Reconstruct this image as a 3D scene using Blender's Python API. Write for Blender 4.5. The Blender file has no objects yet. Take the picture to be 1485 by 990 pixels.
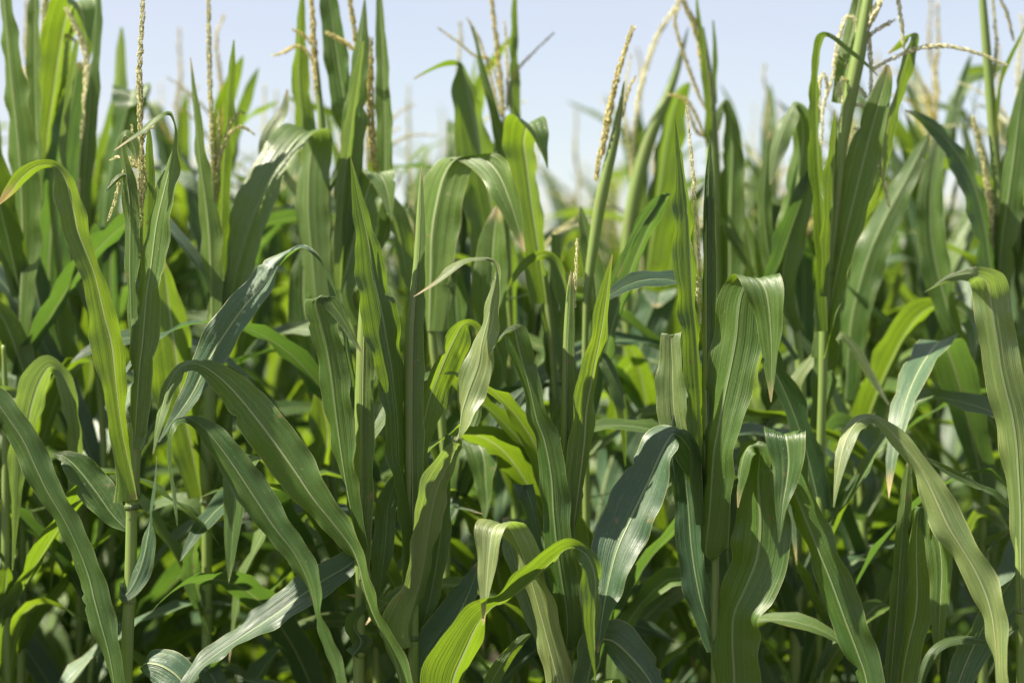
import bpy, math, random
from math import radians, sin, cos, pi, sqrt
from mathutils import Vector, Matrix

random.seed(7)
S = bpy.context.scene
COL = S.collection

# ------------------------------------------------------------------ camera
CAM_Z = 1.62
LENS = 85.0
F = 1485 * LENS / 36.0            # focal length in pixels of the photograph
cam = bpy.data.cameras.new('camera')
cam.lens = LENS; cam.sensor_width = 36; cam.clip_start = 0.1; cam.clip_end = 3000
cam.dof.use_dof = True; cam.dof.focus_distance = 4.62; cam.dof.aperture_fstop = 1.7
cam.dof.aperture_blades = 0
co = bpy.data.objects.new('camera', cam); COL.objects.link(co)
co.location = (0, 0, CAM_Z); co.rotation_euler = (pi / 2, 0, 0)
S.camera = co

# ------------------------------------------------------------------ sky + sun
SUN_EL, SUN_AZ = 50.0, -97.0       # azimuth measured from the viewing direction (+Y), negative = left
w = bpy.data.worlds.new('World'); S.world = w; w.use_nodes = True
nt = w.node_tree; nt.nodes.clear()
wo = nt.nodes.new('ShaderNodeOutputWorld'); bg = nt.nodes.new('ShaderNodeBackground')
sk = nt.nodes.new('ShaderNodeTexSky'); sk.sky_type = 'NISHITA'; sk.sun_disc = False
sk.sun_elevation = radians(SUN_EL); sk.sun_rotation = radians(SUN_AZ)
sk.air_density = 1.0; sk.dust_density = 0.4; sk.ozone_density = 1.2; sk.altitude = 0
bg.inputs['Strength'].default_value = 0.056

# a thin, pale veil of high cloud over the whole sky, a little uneven
tcw = nt.nodes.new('ShaderNodeTexCoord'); mpw = nt.nodes.new('ShaderNodeMapping'); mpw.inputs['Scale'].default_value = (1, 1, 3.5)
nzw = nt.nodes.new('ShaderNodeTexNoise'); nzw.inputs['Scale'].default_value = 2.6; nzw.inputs['Detail'].default_value = 4
mrw = nt.nodes.new('ShaderNodeMapRange'); mrw.inputs[1].default_value = 0.3; mrw.inputs[2].default_value = 0.7; mrw.inputs[3].default_value = 0.28; mrw.inputs[4].default_value = 0.55
mxw = nt.nodes.new('ShaderNodeMix'); mxw.data_type = 'RGBA'
nt.links.new(tcw.outputs['Generated'], mpw.inputs[0]); nt.links.new(mpw.outputs[0], nzw.inputs['Vector']); nt.links.new(nzw.outputs[0], mrw.inputs[0])
nt.links.new(mrw.outputs[0], mxw.inputs[0]); nt.links.new(sk.outputs[0], mxw.inputs[6]); mxw.inputs[7].default_value = (5.4, 4.7, 5.2, 1)
nt.links.new(mxw.outputs[2], bg.inputs[0]); nt.links.new(bg.outputs[0], wo.inputs[0])
sun = bpy.data.lights.new('sun', 'SUN'); sun.energy = 5.0; sun.angle = radians(0.6)
sun.color = (1.0, 0.91, 0.76)
so = bpy.data.objects.new('sun', sun); COL.objects.link(so)
sd = Vector((sin(radians(SUN_AZ)) * cos(radians(SUN_EL)), cos(radians(SUN_AZ)) * cos(radians(SUN_EL)), sin(radians(SUN_EL))))
so.rotation_euler = sd.to_track_quat('Z', 'Y').to_euler(); so.location = sd * 50

S.view_settings.view_transform = 'Standard'; S.view_settings.look = 'None'
S.view_settings.exposure = 1.6; S.view_settings.gamma = 1; S.view_settings.use_curve_mapping = False
cy = S.cycles
cy.use_denoising = True; cy.max_bounces = 8; cy.transmission_bounces = 6; cy.diffuse_bounces = 5
cy.glossy_bounces = 3; cy.use_adaptive_sampling = False
cy.sample_clamp_indirect = 6

# ------------------------------------------------------------------ materials
def mat(name):
    m = bpy.data.materials.new(name); m.use_nodes = True; m.node_tree.nodes.clear(); return m

class NB:
    def __init__(s, m): s.t = m.node_tree
    def n(s, ty, **k):
        x = s.t.nodes.new(ty)
        for a, b in k.items(): setattr(x, a, b)
        return x
    def l(s, a, b): s.t.links.new(a, b)
    def val(s, sock, v):
        if hasattr(v, 'is_linked') or isinstance(v, bpy.types.NodeSocket): s.l(v, sock)
        else: sock.default_value = v
    def math(s, op, a, b=0.0, c=None):
        x = s.n('ShaderNodeMath', operation=op)
        s.val(x.inputs[0], a); s.val(x.inputs[1], b)
        if c is not None: s.val(x.inputs[2], c)
        return x.outputs[0]
    def mix(s, f, a, b, bt='MIX'):
        x = s.n('ShaderNodeMix', data_type='RGBA', blend_type=bt)
        s.val(x.inputs[0], f); s.val(x.inputs[6], a); s.val(x.inputs[7], b)
        return x.outputs[2]
    def ramp(s, v, lo, hi, a=0.0, b=1.0):
        x = s.n('ShaderNodeMapRange', clamp=True, interpolation_type='SMOOTHSTEP')
        s.val(x.inputs[0], v)
        for i, q in enumerate((lo, hi, a, b)): x.inputs[i + 1].default_value = q
        return x.outputs[0]

def leaf_material(name, base, base2, trans, rough=0.35, tmix=0.38, spec=0.6):
    m = mat(name); b = NB(m)
    uv = b.n('ShaderNodeUVMap', uv_map='uv'); sep = b.n('ShaderNodeSeparateXYZ'); b.l(uv.outputs[0], sep.inputs[0])
    U, V = sep.outputs[0], sep.outputs[1]
    oi = b.n('ShaderNodeObjectInfo'); R = oi.outputs['Random']
    c = b.math('ABSOLUTE', b.math('SUBTRACT', U, 0.5))              # 0 at midrib .. 0.5 at the edge
    # stretched noise running along the veins
    cv = b.n('ShaderNodeCombineXYZ')
    b.l(b.math('MULTIPLY', U, 46.0), cv.inputs[0]); b.l(b.math('MULTIPLY', V, 1.6), cv.inputs[1]); b.l(b.math('MULTIPLY', R, 57.0), cv.inputs[2])
    nv = b.n('ShaderNodeTexNoise'); nv.inputs['Scale'].default_value = 1.0; nv.inputs['Detail'].default_value = 2.0; b.l(cv.outputs[0], nv.inputs['Vector'])
    cv2 = b.n('ShaderNodeCombineXYZ')
    b.l(b.math('MULTIPLY', U, 3.0), cv2.inputs[0]); b.l(b.math('MULTIPLY', V, 7.0), cv2.inputs[1]); b.l(b.math('MULTIPLY', R, 91.0), cv2.inputs[2])
    nb = b.n('ShaderNodeTexNoise'); nb.inputs['Scale'].default_value = 1.2; nb.inputs['Detail'].default_value = 5.0; nb.inputs['Roughness'].default_value = 0.65; b.l(cv2.outputs[0], nb.inputs['Vector'])
    # regular parallel veins
    vein = b.math('MULTIPLY', b.math('POWER', b.math('ABSOLUTE', b.math('SINE', b.math('MULTIPLY', U, 3.14159 * 22))), 6.0), b.ramp(nv.outputs[0], 0.3, 0.6))
    fine = b.math('SINE', b.math('MULTIPLY', U, 3.14159 * 90))
    rib = b.ramp(c, 0.018, 0.040, 1.0, 0.0)
    edge = b.ramp(c, 0.478, 0.496)
    tone = b.ramp(R, 0.0, 1.0)
    col = b.mix(tone, base, base2)
    col = b.mix(b.ramp(nb.outputs[0], 0.38, 0.68, 0.0, 0.55), col, (base2[0] * 1.5, base2[1] * 1.25, base2[2] * 0.8, 1))
    col = b.mix(b.ramp(nv.outputs[0], 0.40, 0.60, 0.0, 0.55), col, (base[0] * 0.55, base[1] * 0.62, base[2] * 0.6, 1))
    col = b.mix(b.math('MULTIPLY', vein, 0.22), col, (0.16, 0.24, 0.07, 1))
    # small pale flecks
    tc = b.n('ShaderNodeTexCoord')
    vo = b.n('ShaderNodeTexNoise'); vo.inputs['Scale'].default_value = 300.0; vo.inputs['Detail'].default_value = 1.0; b.l(tc.outputs['Object'], vo.inputs['Vector'])
    fl = b.ramp(vo.outputs[0], 0.69, 0.74, 0.0, 0.6)
    col = b.mix(fl, col, (0.35, 0.38, 0.2, 1))
    sp = b.n('ShaderNodeTexNoise'); sp.inputs['Scale'].default_value = 34.0; sp.inputs['Detail'].default_value = 3.0; b.l(tc.outputs['Object'], sp.inputs['Vector'])
    spot = b.ramp(sp.outputs[0], 0.70, 0.745, 0.0, 0.75)
    col = b.mix(spot, col, (0.24, 0.19, 0.075, 1))
    col = b.mix(b.math('MULTIPLY', rib, 0.62), col, (0.36, 0.44, 0.21, 1))
    col = b.mix(b.math('MULTIPLY', edge, 0.7), col, (0.38, 0.40, 0.16, 1))
    # dried tip: yellow, then straw; ragged along the veins
    tip = b.math('ADD', V, b.math('MULTIPLY', b.math('SUBTRACT', nv.outputs[0], 0.5), 0.10))
    tipm = b.math('ADD', tip, b.math('MULTIPLY', b.math('SUBTRACT', R, 0.62), 0.09))
    dry = b.ramp(tipm, 0.962, 1.01, 0.0, 1.0)
    col = b.mix(dry, col, (0.50, 0.42, 0.20, 1))
    tcol = b.mix(b.ramp(nb.outputs[0], 0.35, 0.7, 0.0, 0.6), trans, (trans[0] * 0.72, trans[1] * 0.82, trans[2], 1))
    tcol = b.mix(b.math('MULTIPLY', rib, 0.8), tcol, (0.46, 0.55, 0.22, 1))
    tcol = b.mix(b.math('MULTIPLY', vein, 0.35), tcol, (trans[0] * 0.55, trans[1] * 0.6, trans[2] * 0.6, 1))
    tcol = b.mix(spot, tcol, (0.16, 0.13, 0.03, 1))
    tcol = b.mix(dry, tcol, (0.42, 0.34, 0.12, 1))
    # bump: veins, midrib, blotches
    R2 = b.math('FRACT', b.math('MULTIPLY', R, 7.31))
    br = b.ramp(R2, 0.0, 1.0, 0.72, 1.28)
    cb_ = b.n('ShaderNodeCombineXYZ'); b.l(br, cb_.inputs[0]); b.l(b.math('ADD', b.math('MULTIPLY', br, 0.75), 0.25), cb_.inputs[1]); b.l(br, cb_.inputs[2])
    col = b.mix(1.0, col, cb_.outputs[0], 'MULTIPLY'); tcol = b.mix(0.5, tcol, cb_.outputs[0], 'MULTIPLY')
    h = b.math('ADD', b.math('MULTIPLY', vein, 0.35), b.math('MULTIPLY', fine, 0.07))
    h = b.math('ADD', h, b.math('MULTIPLY', nv.outputs[0], 0.9))
    h = b.math('ADD', h, b.math('MULTIPLY', rib, 1.3))
    h = b.math('ADD', h, b.math('MULTIPLY', nb.outputs[0], 1.2))
    bp = b.n('ShaderNodeBump'); bp.inputs['Strength'].default_value = 0.8; bp.inputs['Distance'].default_value = 0.0022; b.l(h, bp.inputs['Height'])
    pr = b.n('ShaderNodeBsdfPrincipled')
    b.l(col, pr.inputs['Base Color']); b.l(bp.outputs[0], pr.inputs['Normal'])
    b.l(b.math('ADD', b.ramp(nb.outputs[0], 0.3, 0.7, rough - 0.07, rough + 0.12), b.math('MULTIPLY', R, 0.06)), pr.inputs['Roughness'])
    pr.inputs['Specular IOR Level'].default_value = spec; pr.inputs['Coat Weight'].default_value = 0.2; pr.inputs['Coat Roughness'].default_value = 0.40; pr.inputs['Coat IOR'].default_value = 1.6
    tr = b.n('ShaderNodeBsdfTranslucent'); b.l(tcol, tr.inputs[0]); b.l(bp.outputs[0], tr.inputs['Normal'])
    ms = b.n('ShaderNodeMixShader'); b.l(b.math('SUBTRACT', tmix, b.math('MULTIPLY', rib, tmix * 0.15)), ms.inputs[0])
    b.l(pr.outputs[0], ms.inputs[1]); b.l(tr.outputs[0], ms.inputs[2])
    out = b.n('ShaderNodeOutputMaterial'); b.l(ms.outputs[0], out.inputs[0])
    return m

M_LEAF = leaf_material('corn_leaf', (0.054, 0.120, 0.026, 1), (0.088, 0.162, 0.028, 1), (0.27, 0.42, 0.018, 1))
M_BLUE = leaf_material('corn_leaf_sky_sheen', (0.045, 0.100, 0.055, 1), (0.055, 0.115, 0.055, 1), (0.20, 0.38, 0.04, 1), rough=0.38, tmix=0.26, spec=0.6)  # bluish sky reflection on the blades, put into the base colour
M_PALE = leaf_material('corn_leaf_pale_and_sheen', (0.13, 0.20, 0.06, 1), (0.16, 0.22, 0.075, 1), (0.34, 0.50, 0.07, 1), rough=0.34, tmix=0.34, spec=0.9)  # paler base colour paints in sun sheen; also serves pale rings and dry tips

def stalk_material():
    m = mat('corn_stalk'); b = NB(m)
    uv = b.n('ShaderNodeUVMap', uv_map='uv'); sep = b.n('ShaderNodeSeparateXYZ'); b.l(uv.outputs[0], sep.inputs[0])
    cv = b.n('ShaderNodeCombineXYZ'); b.l(b.math('MULTIPLY', sep.outputs[0], 26.0), cv.inputs[0]); b.l(b.math('MULTIPLY', sep.outputs[1], 3.0), cv.inputs[1])
    oi = b.n('ShaderNodeObjectInfo'); b.l(b.math('MULTIPLY', oi.outputs['Random'], 31.0), cv.inputs[2])
    no = b.n('ShaderNodeTexNoise'); no.inputs['Scale'].default_value = 1.3; no.inputs['Detail'].default_value = 3; b.l(cv.outputs[0], no.inputs['Vector'])
    tc = b.n('ShaderNodeTexCoord'); n2 = b.n('ShaderNodeTexNoise'); n2.inputs['Scale'].default_value = 14; n2.inputs['Detail'].default_value = 4; b.l(tc.outputs['Object'], n2.inputs['Vector'])
    col = b.mix(b.ramp(no.outputs[0], 0.35, 0.68), (0.16, 0.25, 0.055, 1), (0.25, 0.33, 0.10, 1))
    col = b.mix(b.ramp(n2.outputs[0], 0.45, 0.7, 0, 0.6), col, (0.20, 0.24, 0.075, 1))
    n3 = b.n('ShaderNodeTexNoise'); n3.inputs['Scale'].default_value = 260; b.l(tc.outputs['Object'], n3.inputs['Vector'])
    col = b.mix(b.ramp(n3.outputs[0], 0.70, 0.75, 0, 0.5), col, (0.4, 0.42, 0.3, 1))
    bp = b.n('ShaderNodeBump'); bp.inputs['Strength'].default_value = 0.5; bp.inputs['Distance'].default_value = 0.001; b.l(no.outputs[0], bp.inputs['Height'])
    pr = b.n('ShaderNodeBsdfPrincipled'); b.l(col, pr.inputs['Base Color']); b.l(bp.outputs[0], pr.inputs['Normal'])
    pr.inputs['Roughness'].default_value = 0.42
    tr = b.n('ShaderNodeBsdfTranslucent'); tr.inputs[0].default_value = (0.30, 0.42, 0.06, 1)
    ms = b.n('ShaderNodeMixShader'); ms.inputs[0].default_value = 0.26
    b.l(pr.outputs[0], ms.inputs[1]); b.l(tr.outputs[0], ms.inputs[2])
    out = b.n('ShaderNodeOutputMaterial'); b.l(ms.outputs[0], out.inputs[0]); return m
M_STALK = stalk_material()

def tassel_material(name, c1, c2, tmix=0.55):
    m = mat(name); b = NB(m)
    tc = b.n('ShaderNodeTexCoord'); no = b.n('ShaderNodeTexNoise'); no.inputs['Scale'].default_value = 160; no.inputs['Detail'].default_value = 2
    b.l(tc.outputs['Object'], no.inputs['Vector'])
    col = b.mix(b.ramp(no.outputs[0], 0.38, 0.62), c1, c2)
    pr = b.n('ShaderNodeBsdfPrincipled'); b.l(col, pr.inputs['Base Color']); pr.inputs['Roughness'].default_value = 0.55
    tr = b.n('ShaderNodeBsdfTranslucent'); b.l(col, tr.inputs[0])
    ms = b.n('ShaderNodeMixShader'); ms.inputs[0].default_value = tmix
    b.l(pr.outputs[0], ms.inputs[1]); b.l(tr.outputs[0], ms.inputs[2])
    out = b.n('ShaderNodeOutputMaterial'); b.l(ms.outputs[0], out.inputs[0]); return m
M_TAN = tassel_material('tassel_straw', (0.44, 0.46, 0.20, 1), (0.80, 0.76, 0.50, 1))
M_GOLD = tassel_material('tassel_gold', (0.44, 0.44, 0.14, 1), (0.82, 0.73, 0.38, 1))
M_CREAM = tassel_material('tassel_cream', (0.62, 0.62, 0.34, 1), (0.88, 0.85, 0.66, 1))

def ground_material():
    m = mat('soil'); b = NB(m)
    tc = b.n('ShaderNodeTexCoord'); no = b.n('ShaderNodeTexNoise'); no.inputs['Scale'].default_value = 2.2; no.inputs['Detail'].default_value = 9; no.inputs['Roughness'].default_value = 0.7
    b.l(tc.outputs['Object'], no.inputs['Vector'])
    n2 = b.n('ShaderNodeTexNoise'); n2.inputs['Scale'].default_value = 0.35; b.l(tc.outputs['Object'], n2.inputs['Vector'])
    col = b.mix(b.ramp(no.outputs[0], 0.35, 0.7), (0.035, 0.024, 0.014, 1), (0.085, 0.06, 0.036, 1))
    col = b.mix(b.ramp(n2.outputs[0], 0.5, 0.62, 0, 0.6), col, (0.05, 0.08, 0.02, 1))
    bp = b.n('ShaderNodeBump'); bp.inputs['Distance'].default_value = 0.05; b.l(no.outputs[0], bp.inputs['Height'])
    pr = b.n('ShaderNodeBsdfPrincipled'); b.l(col, pr.inputs['Base Color']); pr.inputs['Roughness'].default_value = 0.9; b.l(bp.outputs[0], pr.inputs['Normal'])
    out = b.n('ShaderNodeOutputMaterial'); b.l(pr.outputs[0], out.inputs[0]); return m
M_SOIL = ground_material()

# ------------------------------------------------------------------ helpers
def link_mesh(name, verts, faces, m, uvs=None, parent=None, smooth=True):
    me = bpy.data.meshes.new(name); me.from_pydata(verts, [], faces)
    if uvs is not None:
        lay = me.uv_layers.new(name='uv')
        vi = [0] * len(me.loops); me.loops.foreach_get('vertex_index', vi)
        flat = [0.0] * (2 * len(vi))
        for i, v in enumerate(vi): flat[2 * i], flat[2 * i + 1] = uvs[v]
        lay.data.foreach_set('uv', flat)
    if smooth: me.polygons.foreach_set('use_smooth', [True] * len(me.polygons))
    me.materials.append(m); me.update()
    o = bpy.data.objects.new(name, me); COL.objects.link(o)
    if parent is not None: o.parent = parent
    return o

def px(x, y, Y):
    return Vector(((x - 742.5) / F * Y, Y, CAM_Z + (495 - y) / F * Y))

def cr(p0, p1, p2, p3, t):
    return 0.5 * ((2 * p1) + (p2 - p0) * t + (2 * p0 - 5 * p1 + 4 * p2 - p3) * t * t + (3 * p1 - p0 - 3 * p2 + p3) * t ** 3)
def spline(pts, n):
    """pts: list of tuples of floats; Catmull-Rom, n samples per span"""
    out = []; N = len(pts); K = len(pts[0])
    for i in range(N - 1):
        a = pts[max(0, i - 1)]; b_ = pts[i]; c = pts[i + 1]; d = pts[min(N - 1, i + 2)]
        for j in range(n):
            t = j / n
            out.append(tuple(cr(a[k], b_[k], c[k], d[k], t) for k in range(K)))
    out.append(tuple(pts[-1]))
    return out

def prof(s):
    """true half width of a corn blade along its length"""
    return (0.62 + 0.38 * min(1, s / 0.3)) * (max(0.0, 1 - max(0, (s - 0.42) / 0.58) ** 1.9) ** 0.8) if s < 1 else 0.0

def ribbon(name, stations, m, parent, across=12, fold=0.22, curl=0.0, ripple=0.003, seed=0, pleat=0.0008):
    """stations: list of (centre Vector, W Vector half width) already in world space, relative to parent origin"""
    rnd = random.Random(seed)
    n = len(stations); L = [0.0]
    for i in range(1, n): L.append(L[-1] + (stations[i][0] - stations[i - 1][0]).length)
    tot = max(L[-1], 1e-6)
    ph = [rnd.uniform(0, 6.28) for _ in range(6)]
    k1 = rnd.uniform(38, 60); k2 = rnd.uniform(75, 110)
    verts, uvs, faces = [], [], []
    nick = {}
    if across >= 14:
        for q in range(rnd.choice((0, 0, 1, 2, 3))):
            i0 = rnd.randint(4, max(5, n - 5)); sd_ = rnd.choice((0, 1)); dep = rnd.uniform(0.12, 0.38)
            nick[(sd_, i0)] = 1 - dep; nick[(sd_, i0 + 1)] = 1 - dep * rnd.uniform(.1, .5)
    prevn = None
    for i, (c, W) in enumerate(stations):
        a = stations[max(0, i - 1)][0]; b_ = stations[min(n - 1, i + 1)][0]
        T = (b_ - a)
        T = T.normalized() if T.length > 1e-7 else Vector((0, 0, 1))
        hw = W.length
        nn = T.cross(W)
        if nn.length < 1e-9: nn = prevn if prevn is not None else Vector((0, -1, 0))
        nn = nn.normalized()
        if prevn is not None:
            # smooth
            nn = (nn * 0.7 + prevn * 0.3) if nn.dot(prevn) > -0.2 else nn
            nn = nn.normalized()
        prevn = nn
        s = L[i] / tot
        env = min(1, s * 5) * min(1, (1 - s) * 4 + 0.15)
        cb = curl * max(0, 1 - s / 0.22) ** 1.5
        for j in range(across + 1):
            u = j / across * 2 - 1
            p = c + W * (u * nick.get((0 if u < 0 else 1, i), 1.0) if abs(u) > 0.7 else u * min(1.0, nick.get((0 if u < 0 else 1, i), 1.0) / 0.9))
            z = -fold * hw * (abs(u) ** 1.08) * (1 - 0.35 * abs(u)) + fold * hw * 0.3
            z += -cb * hw * (1 - sqrt(max(0, 1 - min(1, abs(u)) ** 2 * 0.98)))
            side = 0 if u < 0 else 1
            rp = ripple * min(1, hw / 0.03) * env * abs(u) ** 2
            z += rp * (sin(L[i] * k1 + ph[side]) + 0.5 * sin(L[i] * k2 + ph[2 + side]))
            z += pleat * env * min(1, hw / 0.03) * sin(u * 19 + ph[4]) * (1 - abs(u) ** 4)
            verts.append(p + nn * z)
            uvs.append(((u + 1) / 2, s))
    for i in range(n - 1):
        for j in range(across):
            a = i * (across + 1) + j
            faces.append((a, a + 1, a + across + 2, a + across + 1))
    return link_mesh(name, [tuple(v) for v in verts], faces, m, uvs, parent)

def tube(path, radii, nseg=12):
    verts, faces, uvs = [], [], []
    n = len(path); acc = 0
    for i, (c, r) in enumerate(zip(path, radii)):
        a = path[max(0, i - 1)]; b_ = path[min(n - 1, i + 1)]
        T = (b_ - a).normalized()
        X = T.cross(Vector((0, 1, 0.013))).normalized(); Z = T.cross(X).normalized()
        if i: acc += (c - path[i - 1]).length
        for k in range(nseg):
            an = 2 * pi * k / nseg
            verts.append(tuple(c + (X * cos(an) + Z * sin(an)) * r)); uvs.append((abs(2 * k / nseg - 1), acc))
    for i in range(n - 1):
        for k in range(nseg):
            a = i * nseg + k; b_ = i * nseg + (k + 1) % nseg
            faces.append((a, b_, b_ + nseg, a + nseg))
    faces.append(tuple(range(nseg))[::-1]); faces.append(tuple((n - 1) * nseg + k for k in range(nseg)))
    return verts, faces, uvs

def spikelets(path, r, rnd, step=0.0042, size=0.0085, per=3, taper=True, axis=0.0011):
    """a spike: thin axis set with small pointed glumes lying along it"""
    verts, faces = [], []
    v, f, _ = tube(path, [max(0.0004, axis * (1 - 0.5 * i / len(path))) for i in range(len(path))], 5)
    verts += v; faces += f
    n = len(path); acc = 0; nxt = 0.0
    for i in range(1, n):
        seg = path[i] - path[i - 1]; sl = seg.length
        if sl < 1e-6: continue
        T = seg.normalized(); X = T.cross(Vector((0.3, 1, 0.1))).normalized(); Z = T.cross(X)
        while nxt < acc + sl:
            p = path[i - 1] + T * (nxt - acc); fr = i / n
            k = (0.75 + 0.35 * sin(pi * min(1, fr * 1.1))) if taper else 1
            a0 = rnd.uniform(0, 6.28)
            for q in range(per):
                an = a0 + q * 2 * pi / per + rnd.uniform(-.4, .4)
                D = X * cos(an) + Z * sin(an)
                A = (T * rnd.uniform(0.8, 1.1) + D * rnd.uniform(0.12, 0.38)).normalized()
                B = A.cross(D).normalized(); Cc = A.cross(B)
                sz = size * k * rnd.uniform(0.8, 1.2); wd = sz * 0.20
                o = p + D * r * k
                base = len(verts)
                for q_ in (o, o + A * sz * .45 + B * wd, o + A * sz * .45 - B * wd, o + A * sz * .45 + Cc * wd, o + A * sz * .45 - Cc * wd, o + A * sz):
                    verts.append(tuple(q_))
                for t in ((0, 1, 3), (0, 3, 2), (0, 2, 4), (0, 4, 1), (5, 3, 1), (5, 2, 3), (5, 4, 2), (5, 1, 4)):
                    faces.append(tuple(base + g for g in t))
            nxt += step * rnd.uniform(0.8, 1.25)
        acc += sl
    return verts, faces

# ------------------------------------------------------------------ plants traced where they stand
class Plant:
    def __init__(s, Y, label, stalk, group=None, nodes=(), mat_=None, top=True):
        """stalk rows: (x, y, width) in photo measure at distance Y, from the bottom up"""
        s.Y = Y; s.seed = int(abs(stalk[0][0]) * 13 + Y * 100)
        s.rnd = random.Random(s.seed)
        x0 = px(stalk[0][0], stalk[0][1], Y).x
        s.o = bpy.data.objects.new('corn_plant', None); COL.objects.link(s.o)
        s.o.location = (x0, Y, 0); s.o.empty_display_size = 0.1
        s.o['label'] = label; s.o['category'] = 'corn plant'
        s.o['group'] = group or 'corn plants standing in the field'
        s.org = Vector((x0, Y, 0)); s.st = stalk
        rows = spline([tuple(map(float, r)) for r in stalk], 8)
        path, rad = [], []
        bot = px(stalk[0][0], stalk[0][1], Y)
        if bot.z > 0.05:
            for k in range(6):
                z = -0.03 + (bot.z + 0.03) * k / 6
                path.append(Vector((bot.x + 0.004 * sin(k * 2), Y, z)) - s.org); rad.append(stalk[0][2] / 2 / F * Y * (1.15 - 0.15 * k / 6))
        for r in rows:
            path.append(px(r[0], r[1], Y) - s.org)
            rr = max(r[2], 0.6) / 2 / F * Y
            for ny in nodes:
                rr *= 1 + 0.16 * math.exp(-((r[1] - ny) / 3.2) ** 2)
            rad.append(rr)
        v, f, uv = tube(path, rad, 14)
        s.stalk = link_mesh('stalk', v, f, M_STALK, uv, s.o)
        for ny in nodes:                                  # swollen joint ring
            nx, nw = s.at(ny)
            c = px(nx, ny, Y) - s.org; r0 = nw / 2 / F * Y
            v, f, uv = tube([c + Vector((0, 0, dz)) for dz in (-0.005, -0.002, 0.002, 0.005)], [r0 * 1.02, r0 * 1.14, r0 * 1.14, r0 * 1.02], 14)
            link_mesh('node_ring', v, f, M_PALE, uv, s.o)
    def at(s, y):
        st = s.st
        if y >= st[0][1]: return st[0][0], st[0][2]
        for a, b_ in zip(st, st[1:]):
            if a[1] >= y >= b_[1]:
                t = (a[1] - y) / max(1e-6, a[1] - b_[1]); return a[0] + (b_[0] - a[0]) * t, a[2] + (b_[2] - a[2]) * t
        return st[-1][0], st[-1][2]
    def leaf(s, rows, d=(1, 1), h=False, m=None, Wt=None, tilt=None, fold=0.48, curl=0.5, join=True, ripple=0.0045, name='leaf', label=None, lit=None, n=6, across=20):
        """rows: (x, y, visible width, [depth cm or None], [angle of the width direction]) base to tip"""
        R = [list(r) + [None] * (5 - len(r)) for r in rows]
        if join:
            sx, sw = s.at(R[0][1] + 25)
            if math.hypot(R[0][0] - sx, 0) > 6 and R[0][1] < 1000:
                jy = R[0][1] + min(120, 30 + 1.2 * abs(R[0][0] - sx)); sx, sw = s.at(jy)
                R.insert(0, [sx, jy, max(8, R[0][2] * 0.5), None, R[0][4] if R[0][4] is not None else None])
        N = len(R)
        # depth along the leaf
        if R[0][3] is None: R[0][3] = d[0]
        if R[-1][3] is None: R[-1][3] = d[1]
        kn = [i for i in range(N) if R[i][3] is not None]
        for a, b_ in zip(kn, kn[1:]):
            for i in range(a + 1, b_): R[i][3] = R[a][3] + (R[b_][3] - R[a][3]) * (i - a) / (b_ - a)
        # width direction
        if h:
            if R[0][4] is None: R[0][4] = 0
            if R[-1][4] is None:
                last = [r[4] for r in R if r[4] is not None][-1]; R[-1][4] = last
            kn = [i for i in range(N) if R[i][4] is not None]
            for a, b_ in zip(kn, kn[1:]):
                for i in range(a + 1, b_): R[i][4] = R[a][4] + (R[b_][4] - R[a][4]) * (i - a) / (b_ - a)
        mw = max(r[2] for r in R); Wt = Wt or mw * (s.rnd.uniform(1.0, 1.14) if lit is None else 1.22)
        if lit is None and s.Y > 4.8: lit = s.rnd.choice('DT'); Wt = mw * 1.2
        if tilt is None: tilt = s.rnd.choice((1, -1))
        acc = [0.0]
        for i in range(1, N): acc.append(acc[-1] + math.hypot(R[i][0] - R[i - 1][0], R[i][1] - R[i - 1][1]))
        st = []
        for i, r in enumerate(R):
            if r[4] is not None:
                wx, wy = cos(radians(r[4])), sin(radians(r[4]))
            else:
                a = R[max(0, i - 1)]; b_ = R[min(N - 1, i + 1)]
                tx, ty = b_[0] - a[0], -(b_[1] - a[1]); q = math.hypot(tx, ty) or 1
                wx, wy = ty / q, -tx / q
            hw = r[2] / 2; tw = Wt / 2 * prof(acc[i] / acc[-1])
            tz = sqrt(max(0, tw * tw - hw * hw)) * tilt if tw > hw else 0.0
            tz = max(-0.9 * Wt / 2, min(0.9 * Wt / 2, tz))
            if lit is not None:                     # which way the blade is turned: D shows the side towards the left, T the side away
                f = acc[i] / acc[-1]
                if len(lit) == 1: q = 1 if lit == 'D' else -1
                else:
                    a_, c_, b_ = lit
                    q = (1 if a_ == 'D' else -1) * (1 if f < c_ else -1)
                tz = max(abs(tz), hw * (0.45 if q > 0 else 1.35)) * q * (0.85 * wx - 0.5 * wy)
            st.append((r[0], r[1], r[3], wx * hw, wy * hw, tz))
        sm = spline(st, n)
        out = []
        for (x, y, dd, a, b_, tz) in sm:
            Yd = s.Y - dd / 100.0; k = Yd / F
            out.append((px(x, y, Yd) - s.org, Vector((a * k, -tz * k, b_ * k))))
        s.seed += 1
        sg = -1 if R[0][3] >= 0 else 1
        o = ribbon(name, out, m or M_LEAF, s.o, across, fold * sg, curl * sg, ripple, s.seed)
        if label: o['label'] = label
        return o
    def spike(s, rows, width=9, m=None, dz=(0, 0), parent=None, name='tassel', per=3, dens=1.0):
        R = [(float(a), float(b_), dz[0] + (dz[1] - dz[0]) * i / max(1, len(rows) - 1)) for i, (a, b_) in enumerate(rows)]
        pts = spline(R, 8)
        path = [px(x, y, s.Y - dd / 100) - s.org for x, y, dd in pts]
        r = max(0.0006, width / F * s.Y * 0.2)
        v, f = spikelets(path, r, s.rnd, step=0.0048 / dens, size=width / F * s.Y * 0.98, per=per)
        return link_mesh(name, v, f, m or M_TAN, None, parent or s.o, smooth=False)
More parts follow.
